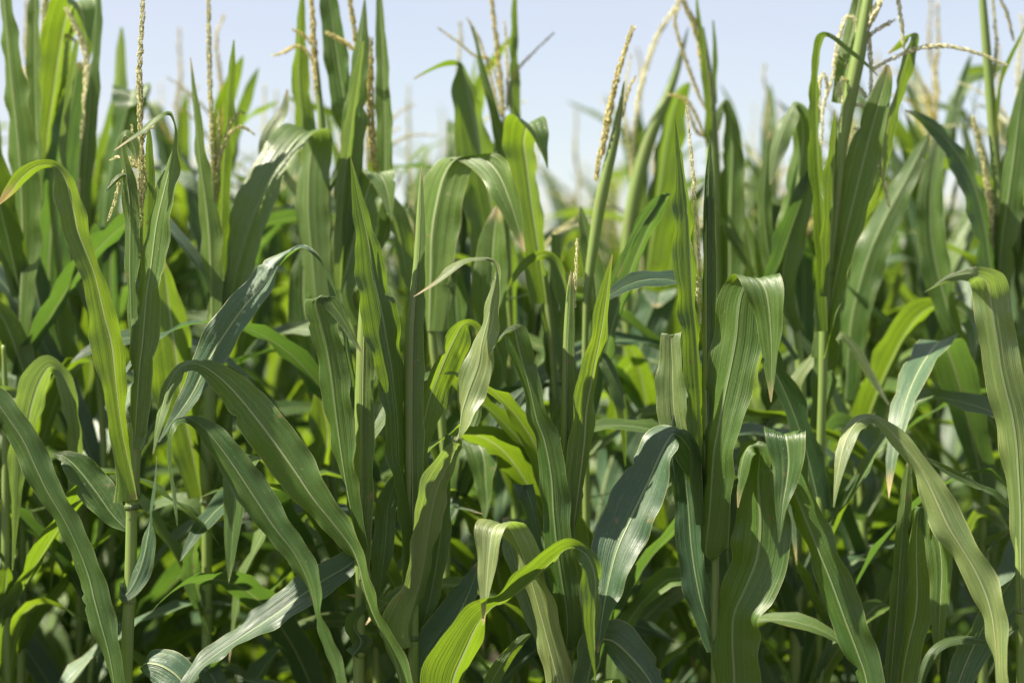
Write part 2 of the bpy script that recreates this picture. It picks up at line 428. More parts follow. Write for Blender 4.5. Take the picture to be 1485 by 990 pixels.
    def tassel(s, main, branches=(), width=9, m=None, bw=6, dz=(0, 1)):
        t = s.spike(main, width, m, dz, name='tassel')
        for b_ in branches: s.spike(b_, bw, m, (0, s.rnd.uniform(-4, 4)), parent=t, name='tassel_branch')
        return t
    def low(s, z0=0.35, z1=1.05, n=4, L=0.75):
        """more blades low on the stalk, arching out all round"""
        n = int(n * 1.6)
        if s.Y < 4.8: z0, z1, n = 0.15, 0.6, n // 2
        for i in range(n):
            z = z0 + (z1 - z0) * i / max(1, n - 1) + s.rnd.uniform(-.04, .04)
            y = 495 - (z - CAM_Z) * F / s.Y
            sx, sw = s.at(y)
            base = px(sx, y, s.Y) - s.org
            az = (i % 2) * pi + s.rnd.uniform(-.7, .7) + s.rnd.choice((0, 0.5))
            if s.Y < 4.8: az = radians(s.rnd.uniform(15, 165)); L = 0.62
            free_leaf(base, az, radians(s.rnd.uniform(56, 76)), L * s.rnd.uniform(.9, 1.25), 0.044, s.rnd, s.o, s.rnd.choice((M_LEAF, M_BLUE)), droop=s.rnd.uniform(1.2, 2.6))

def free_leaf(base, az, el, L, hw, rnd, parent, m, droop=1.5, n=22, across=8, twist=None, fold=-0.25):
    pos = base.copy(); st = []
    az2 = az; e = el; ds = L / n
    tw = rnd.uniform(-1.2, 1.2) if twist is None else twist
    kink = rnd.uniform(0.35, 0.75) if rnd.random() < 0.45 else None
    for i in range(n + 1):
        s = i / n
        D = Vector((cos(az2) * cos(e), sin(az2) * cos(e), sin(e)))
        side = Vector((-sin(az2), cos(az2), 0)); up = side.cross(D)
        r = tw * s * s
        W = (side * cos(r) + up * sin(r)) * hw * prof(s) * (1 if s < 1 else 0)
        if i == 0: W = side * hw * 0.45
        st.append((pos.copy(), W))
        pos += D * ds
        e -= droop * ds / L * (0.25 + 1.5 * s)
        if kink and abs(s - kink) < 0.06: e -= 0.45
        e = max(e, -1.45)
        az2 += rnd.uniform(-.03, .03)
    return ribbon('leaf', st, m, parent, across, fold, -0.6, 0.005, rnd.randrange(10 ** 6), 0.0)

# ------------------------------------------------------------------ the ground
def ground():
    verts, faces = [], []
    xs = [-1200, -300, -80] + [-24 + 1.0 * i for i in range(49)] + [80, 300, 1200]
    ys = [-40, -8, -2] + [0.6 * i for i in range(0, 60)] + [60, 150, 500, 1500]
    rnd = random.Random(3)
    for y in ys:
        for x in xs:
            near = abs(x) < 30 and 0 < y < 40
            z = (0.03 * sin(y * 2 * pi / 0.76) + rnd.uniform(-.015, .015)) if near else -0.01
            verts.append((x, y, z - 0.02))
    nx = len(xs)
    for j in range(len(ys) - 1):
        for i in range(nx - 1):
            a = j * nx + i; faces.append((a, a + 1, a + nx + 1, a + nx))
    o = link_mesh('ground', verts, faces, M_SOIL); o['kind'] = 'structure'
ground()

FRONT = 'sharp corn plants of the front row'
SECOND = 'softly blurred corn plants just behind the front row'

# ============================ front row, sharp ============================
p = Plant(4.6, 'sharp plant at left with a bare upright tassel spike above its curled top leaf',
          [(180, 1050, 18), (183, 990, 18), (186, 900, 18), (189, 850, 18), (191, 740, 17), (191, 722, 24), (192, 690, 22), (196, 640, 20), (201, 580, 15), (204, 500, 9), (205, 420, 6), (205, 310, 4)],
          FRONT, nodes=(735, 872))
p.leaf([(197, 724, 34), (190, 690, 26), (182, 655, 24), (174, 615, 22), (167, 560, 30), (160, 500, 42), (150, 460, 36), (141, 420, 28), (133, 390, 26), (113, 340, 33), (106, 310, 33), (99, 280, 30), (94, 260, 25), (84, 244, 16), (72, 238, 11), (52, 241, 13), (32, 256, 17), (14, 278, 12), (-3, 298, 2)], d=(1.2, 9), join=False, curl=0.9, lit='T')
p.leaf([(194, 648, 10), (197, 632, 22), (199, 597, 30), (204, 530, 38), (208, 497, 43), (214, 430, 38), (220, 390, 37), (228, 327, 37), (238, 283, 33), (246, 250, 25), (252, 217, 14), (255, 190, 8), (250, 169, 6), (243, 164, 8), (233, 167, 11), (220, 177, 13), (208, 188, 10), (193, 198, 6), (166, 218, 1.5)], d=(1.8, 6), join=False, fold=0.3, lit='D')
p.leaf([(196, 560, 12), (192, 463, 18), (190, 400, 22), (190, 330, 25), (189, 300, 27), (185, 260, 20), (179, 225, 14), (177, 206, 14), (182, 197, 18), (190, 204, 20), (196, 218, 14), (198, 234, 3)], d=(0.5, 3), join=False, lit='D')
p.leaf([(204, 480, 8), (211, 380, 14), (214, 300, 15), (215, 250, 13), (216, 210, 9), (215, 180, 2)], d=(-1, -3), join=False, lit='T')
p.leaf([(195, 300, 4), (186, 258, 7), (176, 255, 8), (165, 264, 7), (152, 279, 1)], d=(1, 3), join=False)
p.leaf([(170, 1040, 16), (168, 1000, 22), (160, 950, 32), (148, 905, 40), (138, 868, 44), (130, 835, 44), (115, 795, 34), (93, 750, 38), (70, 712, 42), (52, 675, 44), (36, 640, 45), (16, 610, 42), (-6, 582, 40), (-35, 565, 30), (-70, 570, 14), (-95, 600, 2)], d=(5, -6), join=False, fold=0.35, m=M_LEAF, lit='D')
p.leaf([(174, 845, 8), (178, 864, 16), (192, 852, 22), (206, 820, 27), (214, 787, 24), (219, 756, 10), (219, 735, 4), (225, 692, 3), (227, 662, 1.5)], d=(1.5, 4), join=False, m=M_BLUE, lit='D')
p.leaf([(190, 772, 8), (165, 747, 34), (140, 712, 48), (116, 682, 42), (96, 664, 24), (78, 657, 3)], d=(-1, -8), join=False, ripple=0.005, lit='T')
p.leaf([(205, 970, 8), (215, 962, 40), (240, 968, 56), (265, 990, 50), (280, 1030, 20)], d=(1, 8), join=False, m=M_BLUE)
t = p.tassel([(205, 330), (204, 300), (205, 250), (204, 200), (203, 150), (202, 100), (205, 50), (207, 0), (208, -30)],
             [[(205, 250), (196, 236), (184, 229), (172, 228), (162, 231)], [(203, 245), (185, 240), (174, 262), (167, 290), (157, 320)], [(200, 240), (194, 215), (191, 180)], [(204, 215), (212, 190), (224, 184)], [(203, 300), (195, 265), (187, 242)], [(206, 300), (210, 260), (208, 225)]], width=9, m=M_TAN, bw=6)
p.low(0.2, 0.85, 4)

p = Plant(4.58, 'sharp plant left of centre whose thin top leaf arches over to a broad blue-green blade',
          [(521, 1050, 17), (520, 952, 17), (520, 944, 20), (522, 880, 15), (522, 830, 16), (525, 790, 22), (526, 700, 26), (527, 600, 26), (528, 520, 24), (530, 440, 17), (532, 390, 10), (533, 350, 3)],
          FRONT, nodes=(946,))
p.leaf([(523, 840, 16), (525, 780, 25), (526, 700, 29), (527, 600, 29), (528, 520, 26), (530, 440, 19), (532, 380, 10), (534, 335, 1)], d=(1.6, 1.2), join=False, fold=0.55, curl=0.4, lit='D', name='rolled_leaf')
p.leaf([(516, 560, 8), (500, 475, 6), (487, 430, 7), (475, 395, 7), (460, 371, 6), (440, 358, 7), (420, 367, 13), (400, 386, 24), (380, 412, 38), (352, 445, 48), (324, 485, 50), (300, 525, 44), (281, 565, 34), (262, 595, 22), (245, 618, 10), (230, 641, 2)], d=(-1.5, -7), join=False, m=M_BLUE, fold=0.35, lit='D')
p.leaf([(522, 795, 10), (512, 745, 20), (504, 700, 24), (497, 655, 33), (489, 600, 44), (483, 550, 44), (474, 500, 44), (465, 463, 44), (459, 436, 42, None, 0), (472, 431, 32, None, 8), (484, 444, 23, None, 28), (497, 463, 16, None, 38), (510, 487, 10, None, 40), (525, 512, 1.5, None, 40)], d=(1.5, 8), h=True, join=False, lit='D')
p.leaf([(512, 950, 26, None, None), (524, 930, 30), (512, 905, 20), (530, 880, 16), (536, 850, 10)], d=(1.5, 1), join=False, curl=0.9)
p.leaf([(543, 885, 6), (551, 840, 22), (557, 790, 31), (561, 740, 32), (570, 705, 20), (576, 684, 2)], d=(-1, -4), join=False, lit='D')
p.leaf([(526, 800, 16), (503, 820, 36), (472, 838, 44), (436, 862, 45), (400, 888, 39), (365, 911, 31), (335, 931, 23), (305, 952, 20), (285, 970, 20), (268, 1000, 18), (262, 1040, 8)], d=(-2, 7), join=False, m=M_BLUE, fold=0.4, lit='D')
p.leaf([(500, 1050, 12), (492, 995, 16), (483, 960, 20), (471, 927, 18), (460, 890, 16), (451, 848, 26), (430, 804, 37), (400, 765, 46), (370, 720, 50), (340, 675, 48), (312, 637, 38), (290, 615, 22, 2), (270, 607, 11), (252, 614, 6), (244, 640, 6), (246, 680, 7), (252, 720, 8), (257, 762, 1.5)], d=(14, 8), join=False, fold=0.45, lit='D')
p.low(0.2, 0.9, 4)

p = Plant(4.6, 'tall sharp plant at the centre with a tightly rolled leaf pointing straight up',
          [(600, 1050, 15), (600, 930, 15), (600, 860, 16), (600, 780, 22), (599, 700, 25), (599, 590, 26), (600, 490, 26), (602, 455, 24), (606, 404, 18), (609, 353, 15), (610, 303, 11), (610, 253, 1)],
          FRONT, nodes=(925,))
p.leaf([(600, 850, 18), (600, 780, 24), (599, 700, 28), (599, 590, 29), (600, 490, 28), (602, 450, 25), (606, 400, 19), (609, 350, 14), (611, 290, 8), (611, 240, 1)], d=(1.7, 1.0), join=False, fold=0.55, curl=0.4, lit='D', name='rolled_leaf')
p.leaf([(600, 860, 14), (596, 790, 16), (590, 735, 18), (582, 695, 20), (577, 660, 24), (576, 630, 29), (574, 597, 30), (570, 563, 32), (566, 530, 40), (560, 497, 46), (554, 463, 50), (547, 430, 48), (540, 397, 41), (535, 363, 34), (527, 322, 25), (519, 286, 15), (513, 252, 7), (508, 226, 1)], d=(1.5, 4), join=False, fold=0.3, lit='T')
p.leaf([(594, 938, 22), (588, 912, 42), (597, 878, 38), (607, 848, 32), (616, 800, 32), (622, 752, 40), (631, 712, 42), (644, 682, 34), (658, 651, 20), (668, 626, 9), (672, 597, 24), (682, 563, 46), (694, 530, 44), (700, 497, 30), (709, 463, 25), (716, 430, 18), (721, 405, 10), (720, 388, 5), (712, 377, 5), (697, 374, 5), (673, 378, 8), (650, 393, 12), (630, 410, 6), (600, 430, 1)], d=(1.6, 9), join=False, curl=0.9, m=M_PALE, fold=0.3, lit=('T', 0.42, 'D'))
p.leaf([(606, 720, 10), (611, 650, 18), (620, 600, 30), (632, 560, 36), (648, 520, 38), (662, 490, 30), (671, 473, 20), (681, 469, 14), (692, 478, 14), (697, 494, 2)], d=(-1.5, -8), join=False, lit='T')
p.leaf([(608, 915, 10), (622, 870, 30), (633, 810, 36), (641, 745, 30), (646, 690, 20), (650, 630, 8)], d=(-1.5, -5), join=False, lit='D')
p.leaf([(590, 1040, 16), (585, 1000, 20), (577, 965, 22), (562, 930, 22), (545, 895, 22), (531, 855, 14), (523, 822, 20), (511, 793, 30), (484, 758, 38), (455, 722, 52), (428, 682, 62), (398, 640, 67), (365, 597, 60), (335, 562, 48), (308, 539, 32), (285, 528, 20, 0), (262, 534, 18), (246, 558, 22), (236, 590, 20), (229, 620, 12), (222, 658, 1.5)], d=(10, 8), join=False, fold=0.25, lit='D')
p.low(0.2, 0.9, 3)

p = Plant(4.56, 'sharp plant at centre right with two rolled spikes and a bent-tipped strap leaf',
          [(822, 1050, 16), (823, 940, 17), (823, 900, 20), (822, 800, 22), (822, 700, 20), (822, 600, 17), (823, 497, 13), (826, 430, 10), (827, 400, 3)],
          FRONT, nodes=(938,))
p.leaf([(822, 938, 26), (824, 915, 34), (822, 880, 36), (816, 843, 40), (809, 793, 40), (804, 742, 40), (801, 692, 40), (792, 641, 36), (781, 610, 32), (775, 585, 28), (769, 560, 28), (760, 530, 32), (754, 508, 36), (750, 490, 36, None, 0), (746, 479, 30, None, 22), (735, 482, 22, None, 55), (724, 492, 15, None, 62), (716, 505, 10, None, 55), (710, 524, 1.5, None, 40)], d=(1.8, 6), h=True, join=False, curl=0.9, lit='D')
p.leaf([(822, 800, 18), (822, 700, 22), (823, 600, 19), (824, 497, 15), (827, 430, 11), (828, 392, 1)], d=(1.2, 0.8), join=False, fold=0.55, curl=0.4, lit='D', name='rolled_leaf', m=M_LEAF)
p.leaf([(826, 800, 10), (833, 745, 20), (839, 692, 31), (845, 641, 34), (848, 597, 33), (854, 563, 30), (860, 530, 26), (867, 497, 24), (873, 463, 24), (878, 430, 18), (883, 397, 9), (888, 369, 1)], d=(0.8, 3), join=False, fold=0.45, lit='T')
p.spike([(833, 447), (835, 400), (837, 347)], 6, M_CREAM, name='tassel')
p.leaf([(640, 1060, 40), (652, 985, 62), (668, 945, 62), (688, 905, 46), (708, 880, 24), (724, 870, 20), (747, 857, 25), (773, 834, 31), (800, 808, 26), (818, 794, 17), (834, 793, 17), (850, 806, 25), (860, 833, 30), (861, 867, 28), (859, 900, 22), (860, 933, 12), (862, 960, 5), (865, 992, 1.5)], d=(6, 14), join=False, fold=0.5, lit='T')
p.leaf([(820, 1050, 36), (813, 1000, 46), (798, 935, 40), (781, 870, 34), (766, 820, 38), (752, 785, 42), (738, 762, 46, 4), (725, 756, 50, 7), (714, 766, 47, 9), (709, 793, 34, 10), (706, 827, 26), (704, 860, 14), (701, 906, 1.5)], d=(2, 11), h=True, join=False, lit='D', m=M_PALE)
p.leaf([(790, 960, 12), (776, 900, 26), (760, 850, 34), (748, 810, 34), (738, 775, 26), (732, 750, 8)], d=(-2, -6), join=False, m=M_PALE, lit='T')
p.leaf([(800, 860, 8), (792, 830, 14), (782, 790, 16), (773, 745, 18), (766, 718, 25), (760, 703, 29, None, 0), (757, 706, 26), (754, 716, 18), (753, 728, 2)], d=(-2, -4), h=True, join=False, m=M_BLUE, lit='D')
p.leaf([(705, 1020, 10), (712, 990, 22), (725, 967, 22), (741, 945, 18), (757, 927, 13), (769, 919, 3)], d=(1, 3), join=False)
p.leaf([(600, 1030, 50), (625, 960, 66), (655, 905, 56), (680, 855, 32), (694, 815, 6)], d=(-6, -10), join=False, m=M_BLUE)
p.leaf([(845, 1010, 20), (862, 935, 40), (885, 925, 52), (915, 950, 54), (945, 990, 44), (970, 1040, 14)], d=(2, 8), join=False, m=M_BLUE)
p.low(0.2, 0.85, 4)

p = Plant(4.6, 'sharp plant with slim pale tassel beside a wide leaf folded over to the right',
          [(1037, 1050, 13), (1037, 900, 12), (1037, 806, 11), (1032, 790, 16), (1028, 700, 20), (1027, 600, 18), (1027, 500, 16), (1028, 400, 16), (1028, 330, 15), (1028, 267, 12), (1029, 235, 8), (1030, 206, 1)],
          FRONT, nodes=(803,))
p.leaf([(1034, 811, 12), (1027, 806, 30), (1025, 793, 34), (1029, 760, 38), (1032, 727, 42), (1037, 660, 44), (1044, 620, 50), (1052, 575, 60), (1061, 530, 70), (1068, 490, 70), (1071, 455, 68), (1075, 430, 66, 6, 0), (1084, 410, 64, 7, 0), (1096, 401, 64, 9, -2), (1106, 412, 59, 11, 0), (1112, 432, 50, 12), (1116, 470, 34), (1118, 510, 22), (1118, 545, 12), (1118, 583, 1.5)], d=(1.6, 12), h=True, join=False, curl=0.9, fold=0.3, lit='D')
p.leaf([(1030, 700, 16), (1028, 600, 20), (1028, 500, 19), (1028, 400, 18), (1028, 330, 17), (1028, 267, 13), (1029, 235, 8), (1030, 198, 1)], d=(1.2, 0.8), join=False, fold=0.55, curl=0.4, lit='D', name='rolled_leaf')
p.leaf([(1020, 760, 10), (1016, 700, 20), (1013, 630, 24), (1010, 563, 26), (1007, 510, 28), (1003, 463, 28), (1000, 430, 30), (998, 397, 34), (996, 363, 33), (993, 300, 27), (990, 267, 20), (986, 233, 12), (983, 200, 7), (979, 170, 1)], d=(1.4, 3), join=False, fold=0.7, lit='T')
p.leaf([(1030, 660, 20), (1050, 600, 40), (1072, 550, 46), (1088, 500, 40), (1094, 460, 28), (1092, 430, 8)], d=(-1, -3), join=False, lit='T')
p.tassel([(1016, 440), (1015, 397), (1013, 363), (1011, 330), (1008, 300), (1005, 250), (1000, 200), (996, 155)],
         [[(1016, 470), (1015, 450), (1012, 430), (1007, 390), (1003, 365), (1000, 346)]], width=6.5, m=M_CREAM, bw=6)
p.leaf([(1022, 705, 16), (1014, 685, 28), (998, 650, 34), (984, 632, 26), (972, 630, 30), (956, 656, 46), (936, 702, 63), (912, 753, 73), (893, 797, 66), (881, 845, 48), (872, 896, 26), (867, 946, 2)], d=(-1, 12), join=False, m=M_BLUE, fold=0.3, lit='D')
p.leaf([(1036, 945, 4), (1027, 912, 18), (1013, 862, 35), (1002, 795, 37), (997, 727, 36), (991, 680, 40), (986, 640, 36), (980, 600, 8)], d=(-1, -6), join=False, m=M_BLUE)
p.leaf([(1000, 700, 20), (986, 650, 44), (977, 600, 44), (974, 560, 38), (974, 530, 34), (973, 500, 30, None, 0), (974, 484, 28, None, 0), (976, 492, 22, None), (978, 510, 10), (979, 525, 2)], d=(-5, -7), h=True, join=False, m=M_PALE, lit='D')
p.leaf([(1066, 1060, 48), (1066, 985, 64), (1064, 927, 61), (1067, 890, 56), (1082, 855, 67), (1096, 820, 76), (1102, 790, 81), (1104, 755, 76), (1102, 725, 62), (1101, 693, 47), (1103, 665, 32), (1100, 650, 24), (1089, 648, 18), (1080, 662, 18), (1074, 690, 11), (1070, 736, 1.5)], d=(4, 9), join=False, fold=0.28, lit='D')
p.low(0.2, 0.8, 3)

p = Plant(4.55, 'sharp plant whose square-topped leaf tip hangs beside a long blade slanting down right',
          [(1262, 1090, 17), (1262, 1050, 17), (1262, 1020, 12), (1262, 1005, 4)], FRONT)
p.leaf([(1263, 1040, 24), (1258, 985, 36), (1245, 945, 47), (1226, 894, 51), (1208, 843, 46), (1188, 793, 41), (1167, 742, 38), (1153, 705, 34), (1143, 665, 42, 1), (1138, 640, 54, 2), (1138, 625, 58, 4), (1140, 636, 56, 6), (1143, 667, 47, 7), (1140, 700, 32), (1134, 735, 16), (1130, 786, 1.5)], d=(9, 9), h=True, join=False, fold=0.45, lit='D')
p.low(0.2, 0.85, 3)

p = Plant(4.62, 'sharp plant at lower right with two narrow upright blades, one tip hanging down whitened',
          [(1298, 1060, 18), (1300, 990, 19), (1306, 940, 18), (1312, 880, 10), (1316, 820, 3)], FRONT)
p.leaf([(1290, 1040, 14), (1292, 990, 17), (1297, 930, 21), (1302, 870, 22), (1305, 820, 20), (1309, 770, 19), (1314, 710, 16), (1317, 680, 10), (1318, 667, 3)], d=(1.2, 2), join=False, lit='D')
p.leaf([(1305, 1040, 16), (1311, 975, 28), (1320, 927, 37), (1328, 893, 43), (1331, 860, 43), (1331, 827, 37), (1331, 790, 28), (1332, 760, 21), (1335, 740, 15, 4), (1342, 738, 12, 5), (1350, 758, 18, 6), (1361, 790, 28, 7), (1365, 827, 31), (1364, 860, 28), (1362, 893, 20), (1361, 930, 12), (1361, 975, 1.5)], d=(1.6, 8), h=True, join=False, lit='D')
p.low(0.2, 0.8, 3)

p = Plant(4.5, 'sharp plant at right edge, long upright blade with its tip folded to the left',
          [(1484, 1060, 18), (1483, 990, 18), (1481, 880, 17), (1481, 790, 18), (1480, 700, 14), (1478, 640, 6)], FRONT, nodes=(885,))
p.leaf([(1483, 880, 22), (1482, 800, 26), (1482, 740, 34), (1479, 690, 42), (1475, 640, 52), (1468, 597, 55), (1459, 563, 54), (1452, 530, 52), (1447, 497, 51), (1441, 460, 52), (1436, 428, 52, 4, 0), (1430, 406, 46, 6, 14), (1416, 399, 28, 8, 58), (1398, 398, 17, 9, 74), (1374, 404, 13, None, 66), (1355, 415, 8, None, 58), (1340, 424, 1, None, 55)], d=(1.4, 11), h=True, join=False, lit='D', m=M_PALE)
p.leaf([(1458, 1060, 10), (1449, 985, 12), (1446, 940, 17), (1441, 898, 29), (1431, 862, 39), (1414, 825, 40), (1396, 795, 38), (1376, 763, 47), (1362, 733, 47), (1350, 706, 36), (1338, 683, 22), (1322, 659, 26), (1303, 637, 26), (1285, 619, 17), (1265, 606, 12, 0), (1246, 611, 17), (1232, 628, 22), (1222, 655, 18), (1214, 695, 9), (1209, 735, 1.5)], d=(10, 8), join=False, fold=0.35, lit='D', m=M_PALE)
p.leaf([(1380, 1020, 26), (1400, 965, 44), (1424, 918, 48), (1450, 872, 42), (1472, 838, 26), (1482, 815, 6)][::-1], d=(-4, -4), join=False, m=M_BLUE, fold=0.5)
p.leaf([(1475, 905, 8), (1440, 928, 8), (1395, 926, 9), (1362, 937, 12), (1345, 960, 15), (1333, 1000, 8), (1330, 1030, 2)], d=(2, 4), join=False)
p.leaf([(1468, 740, 6), (1444, 717, 9), (1420, 706, 10), (1390, 690, 13), (1360, 674, 9), (1328, 658, 1.5)], d=(-2, -4), join=False)
p.low(0.2, 0.9, 3)

# ============================ second and third rows, softly blurred ============================
p = Plant(5.0, 'plant cut by the left edge with a shredded dry leaf tip beside its stalk',
          [(8, 1070, 14), (8, 830, 13), (9, 660, 13), (9, 600, 10), (5, 500, 6)], SECOND, nodes=(840,))
p.leaf([(-34, 650, 16), (-14, 590, 24), (6, 567, 20), (26, 574, 17), (34, 600, 18), (26, 640, 22), (23, 690, 20), (22, 740, 9), (18, 827, 1.5)], d=(-2, 8), join=True, m=M_PALE)
p.leaf([(-8, 985, 12), (-1, 910, 24), (5, 870, 25), (8, 838, 20), (9, 822, 6)], d=(1, 4), join=False)
p.leaf([(112, 720, 12), (110, 640, 16), (105, 590, 17), (92, 546, 20), (73, 530, 25), (56, 550, 35), (43, 590, 34), (38, 625, 20), (36, 650, 3)], d=(3, 9), join=False, m=M_PALE)
p.low(0.3, 1.2, 4)

p = Plant(5.3, 'tall corn plant at far left with one very wide upright blade and a yellow midrib',
          [(30, 1040, 13), (32, 800, 12), (30, 620, 11), (29, 500, 11), (31, 440, 9), (32, 380, 5)], SECOND, nodes=(520,))
p.leaf(lit='D', rows=[(30, 500, 12), (32, 440, 26), (35, 370, 44), (34, 300, 50), (31, 240, 48), (26, 180, 42), (19, 120, 36), (13, 60, 28), (7, 0, 20), (2, -70, 4)], d=(1, 5), join=False)
p.leaf([(26, 430, 14), (12, 360, 28), (2, 300, 28), (-6, 220, 24), (-12, 120, 12)], d=(-1, -3), join=False)
p.leaf([(56, 300, 16), (53, 220, 22), (50, 130, 23), (49, 60, 21), (50, 0, 16), (52, -70, 3)], d=(-1, -4), join=True)
p.leaf([(40, 560, 30), (22, 500, 40), (4, 460, 34), (-20, 430, 10)], d=(1, 6))
p.low(0.6, 1.7, 5)

p = Plant(5.45, 'plant at upper left with bright blade and a short grey leaf tip folded down',
          [(114, 1040, 11), (115, 740, 11), (104, 500, 11), (88, 400, 10), (76, 300, 9), (68, 200, 6)], SECOND, nodes=(700,))
p.leaf([(66, 260, 16), (67, 200, 26), (76, 133, 37), (85, 67, 41), (95, 20, 42, 3, 0), (110, -2, 42, 5, 0), (119, 12, 40, 7), (124, 34, 32), (127, 60, 16), (129, 88, 1.5)], d=(1, 7), h=True, join=False)
p.leaf([(72, 470, 22), (73, 400, 38), (76, 340, 46), (83, 280, 48), (92, 220, 44), (103, 160, 34), (112, 110, 20), (116, 90, 4)], d=(-1, -3), m=M_BLUE)
p.leaf([(90, 560, 20), (72, 500, 40), (60, 450, 44), (50, 400, 34), (46, 350, 10)], d=(1, 6), m=M_BLUE)
p.leaf([(110, 640, 20), (100, 580, 44), (92, 520, 50), (84, 460, 40), (80, 410, 10)], d=(2, 8))
p.leaf([(112, 560, 14), (90, 480, 14), (70, 430, 16), (62, 400, 4)], d=(1, 4))
p.tassel([(66, 180), (62, 90), (66, 0), (68, -40)], [[(66, 120), (80, 60), (95, 52), (112, 62)]], width=10, bw=7)
p.low(0.5, 1.4, 4)

p = Plant(5.3, 'corn plant at upper left with a glistening cream tassel strand against its upright blade',
          [(128, 1040, 11), (150, 700, 11), (140, 520, 11), (125, 400, 10), (120, 300, 8)], SECOND)
p.leaf([(120, 330, 14), (124, 250, 21), (130, 180, 23), (136, 100, 18), (141, 30, 13), (144, -60, 3)], d=(1, 4), join=False)
p.spike([(115, 290), (119, 230), (123, 170), (126, 110), (122, 70), (110, 40), (98, 15)], 10, M_CREAM)
p.leaf([(112, 400, 8), (100, 300, 8), (92, 220, 9), (100, 140, 9), (112, 60, 6)], d=(2, 5), join=True, m=M_PALE)
p.low(0.5, 1.3, 4)

p = Plant(5.8, 'corn plant left of the bare tassel spike with a dark square-folded leaf top',
          [(165, 1040, 12), (160, 700, 12), (152, 500, 11), (150, 400, 8)], SECOND)
p.leaf([(150, 400, 34), (155, 300, 40), (165, 240, 42), (178, 190, 46), (187, 150, 50), (190, 129, 54, 4), (190, 134, 54, 6), (186, 150, 46), (180, 158, 10)], d=(1, 8), h=True, join=False)
p.leaf([(160, 470, 24), (158, 400, 38), (160, 350, 44), (163, 330, 40), (158, 345, 30), (150, 380, 6)], d=(2, 6), h=True, m=M_BLUE)
p.leaf([(176, 40, 3), (174, 90, 14), (172, 160, 16), (168, 230, 12), (160, 300, 8)][::-1], d=(-1, -3), m=M_PALE)
p.low(0.5, 1.5, 5)

p = Plant(5.15, 'blurred plant with a pale stalk between the bare tassel plant and the arching broad leaf',
          [(299, 1070, 16), (300, 890, 15), (300, 735, 16), (300, 700, 26), (302, 640, 24), (305, 560, 18), (308, 480, 12), (312, 400, 8)], SECOND, nodes=(728, 885))
p.leaf([(290, 720, 14), (276, 650, 40), (262, 590, 54), (254, 530, 58), (246, 470, 52), (240, 420, 36), (236, 378, 6)], d=(2, 5), join=False)
p.leaf([(307, 560, 16), (308, 455, 25), (305, 353, 33), (299, 290, 27), (292, 240, 20), (285, 170, 13), (276, 84, 1.5)], d=(0.5, 3), join=False)
p.leaf([(320, 440, 14), (322, 330, 17), (326, 240, 15), (331, 170, 13), (335, 110, 10), (339, 58, 1.5)], d=(-1, -3), join=True)
p.leaf([(308, 730, 16), (318, 690, 22), (326, 640, 20), (334, 600, 8)], d=(1.5, 4), join=False)
p.leaf([(294, 880, 16), (284, 850, 24), (278, 810, 24), (285, 780, 8)], d=(2, 5), join=False, m=M_BLUE)
p.tassel([(309, 310), (309, 240), (306, 170), (304, 100), (302, 0), (302, -30)], [[(312, 300), (318, 240), (330, 190), (345, 165), (355, 164)], [(312, 290), (322, 220), (340, 188), (355, 186), (368, 194)], [(308, 260), (316, 220), (317, 160)]], width=8, m=M_TAN, bw=6)
p.low(0.3, 1.0, 4)

p = Plant(5.3, 'blurred plant whose large leaf bends over to the left with shining white streaks',
          [(484, 1070, 15), (484, 860, 14), (484, 690, 13), (480, 560, 13), (478, 450, 13), (475, 330, 13), (470, 230, 12), (464, 150, 9), (459, 90, 6)], SECOND, nodes=(760,))
p.leaf(lit='D', rows=[(462, 440, 32), (455, 370, 46), (450, 310, 50), (451, 250, 50), (455, 215, 46, 3, 0), (452, 190, 44, 5, -8), (434, 192, 46, 8, -24), (410, 222, 52, 11, -30), (386, 262, 56, 13, -30), (366, 310, 58, None, -22), (350, 360, 58, None, -16), (338, 410, 52, None, -12), (328, 460, 42), (320, 510, 24), (315, 548, 2)], d=(1, 14), h=True, join=True, m=M_PALE, ripple=0.004)
p.leaf([(503, 220, 14), (498, 150, 31), (491, 100, 35), (484, 50, 33), (477, 0, 25), (471, -60, 6)], d=(-1, -4), join=True)
p.leaf([(445, 240, 20), (440, 180, 26), (434, 110, 22), (436, 40, 12), (438, -30, 3)], d=(-3, -6), join=True)
p.leaf([(405, 240, 14), (385, 230, 18), (392, 190, 20), (412, 160, 14), (417, 130, 3)], d=(-3, -5), join=True, m=M_PALE)
p.leaf([(480, 640, 14), (462, 560, 36), (450, 500, 46), (440, 440, 44), (440, 390, 30), (444, 350, 6)], d=(-2, -6))
p.leaf([(475, 760, 12), (458, 700, 32), (472, 640, 36), (468, 600, 30), (462, 560, 8)], d=(1, 4))
p.tassel([(462, 150), (458, 110), (455, 60), (452, 0), (451, -30)], [[(461, 110), (445, 75), (428, 68), (412, 76), (395, 81)], [(460, 90), (450, 62), (438, 50), (424, 43)]], width=9, m=M_GOLD, bw=6)
p.low(0.3, 1.2, 5)

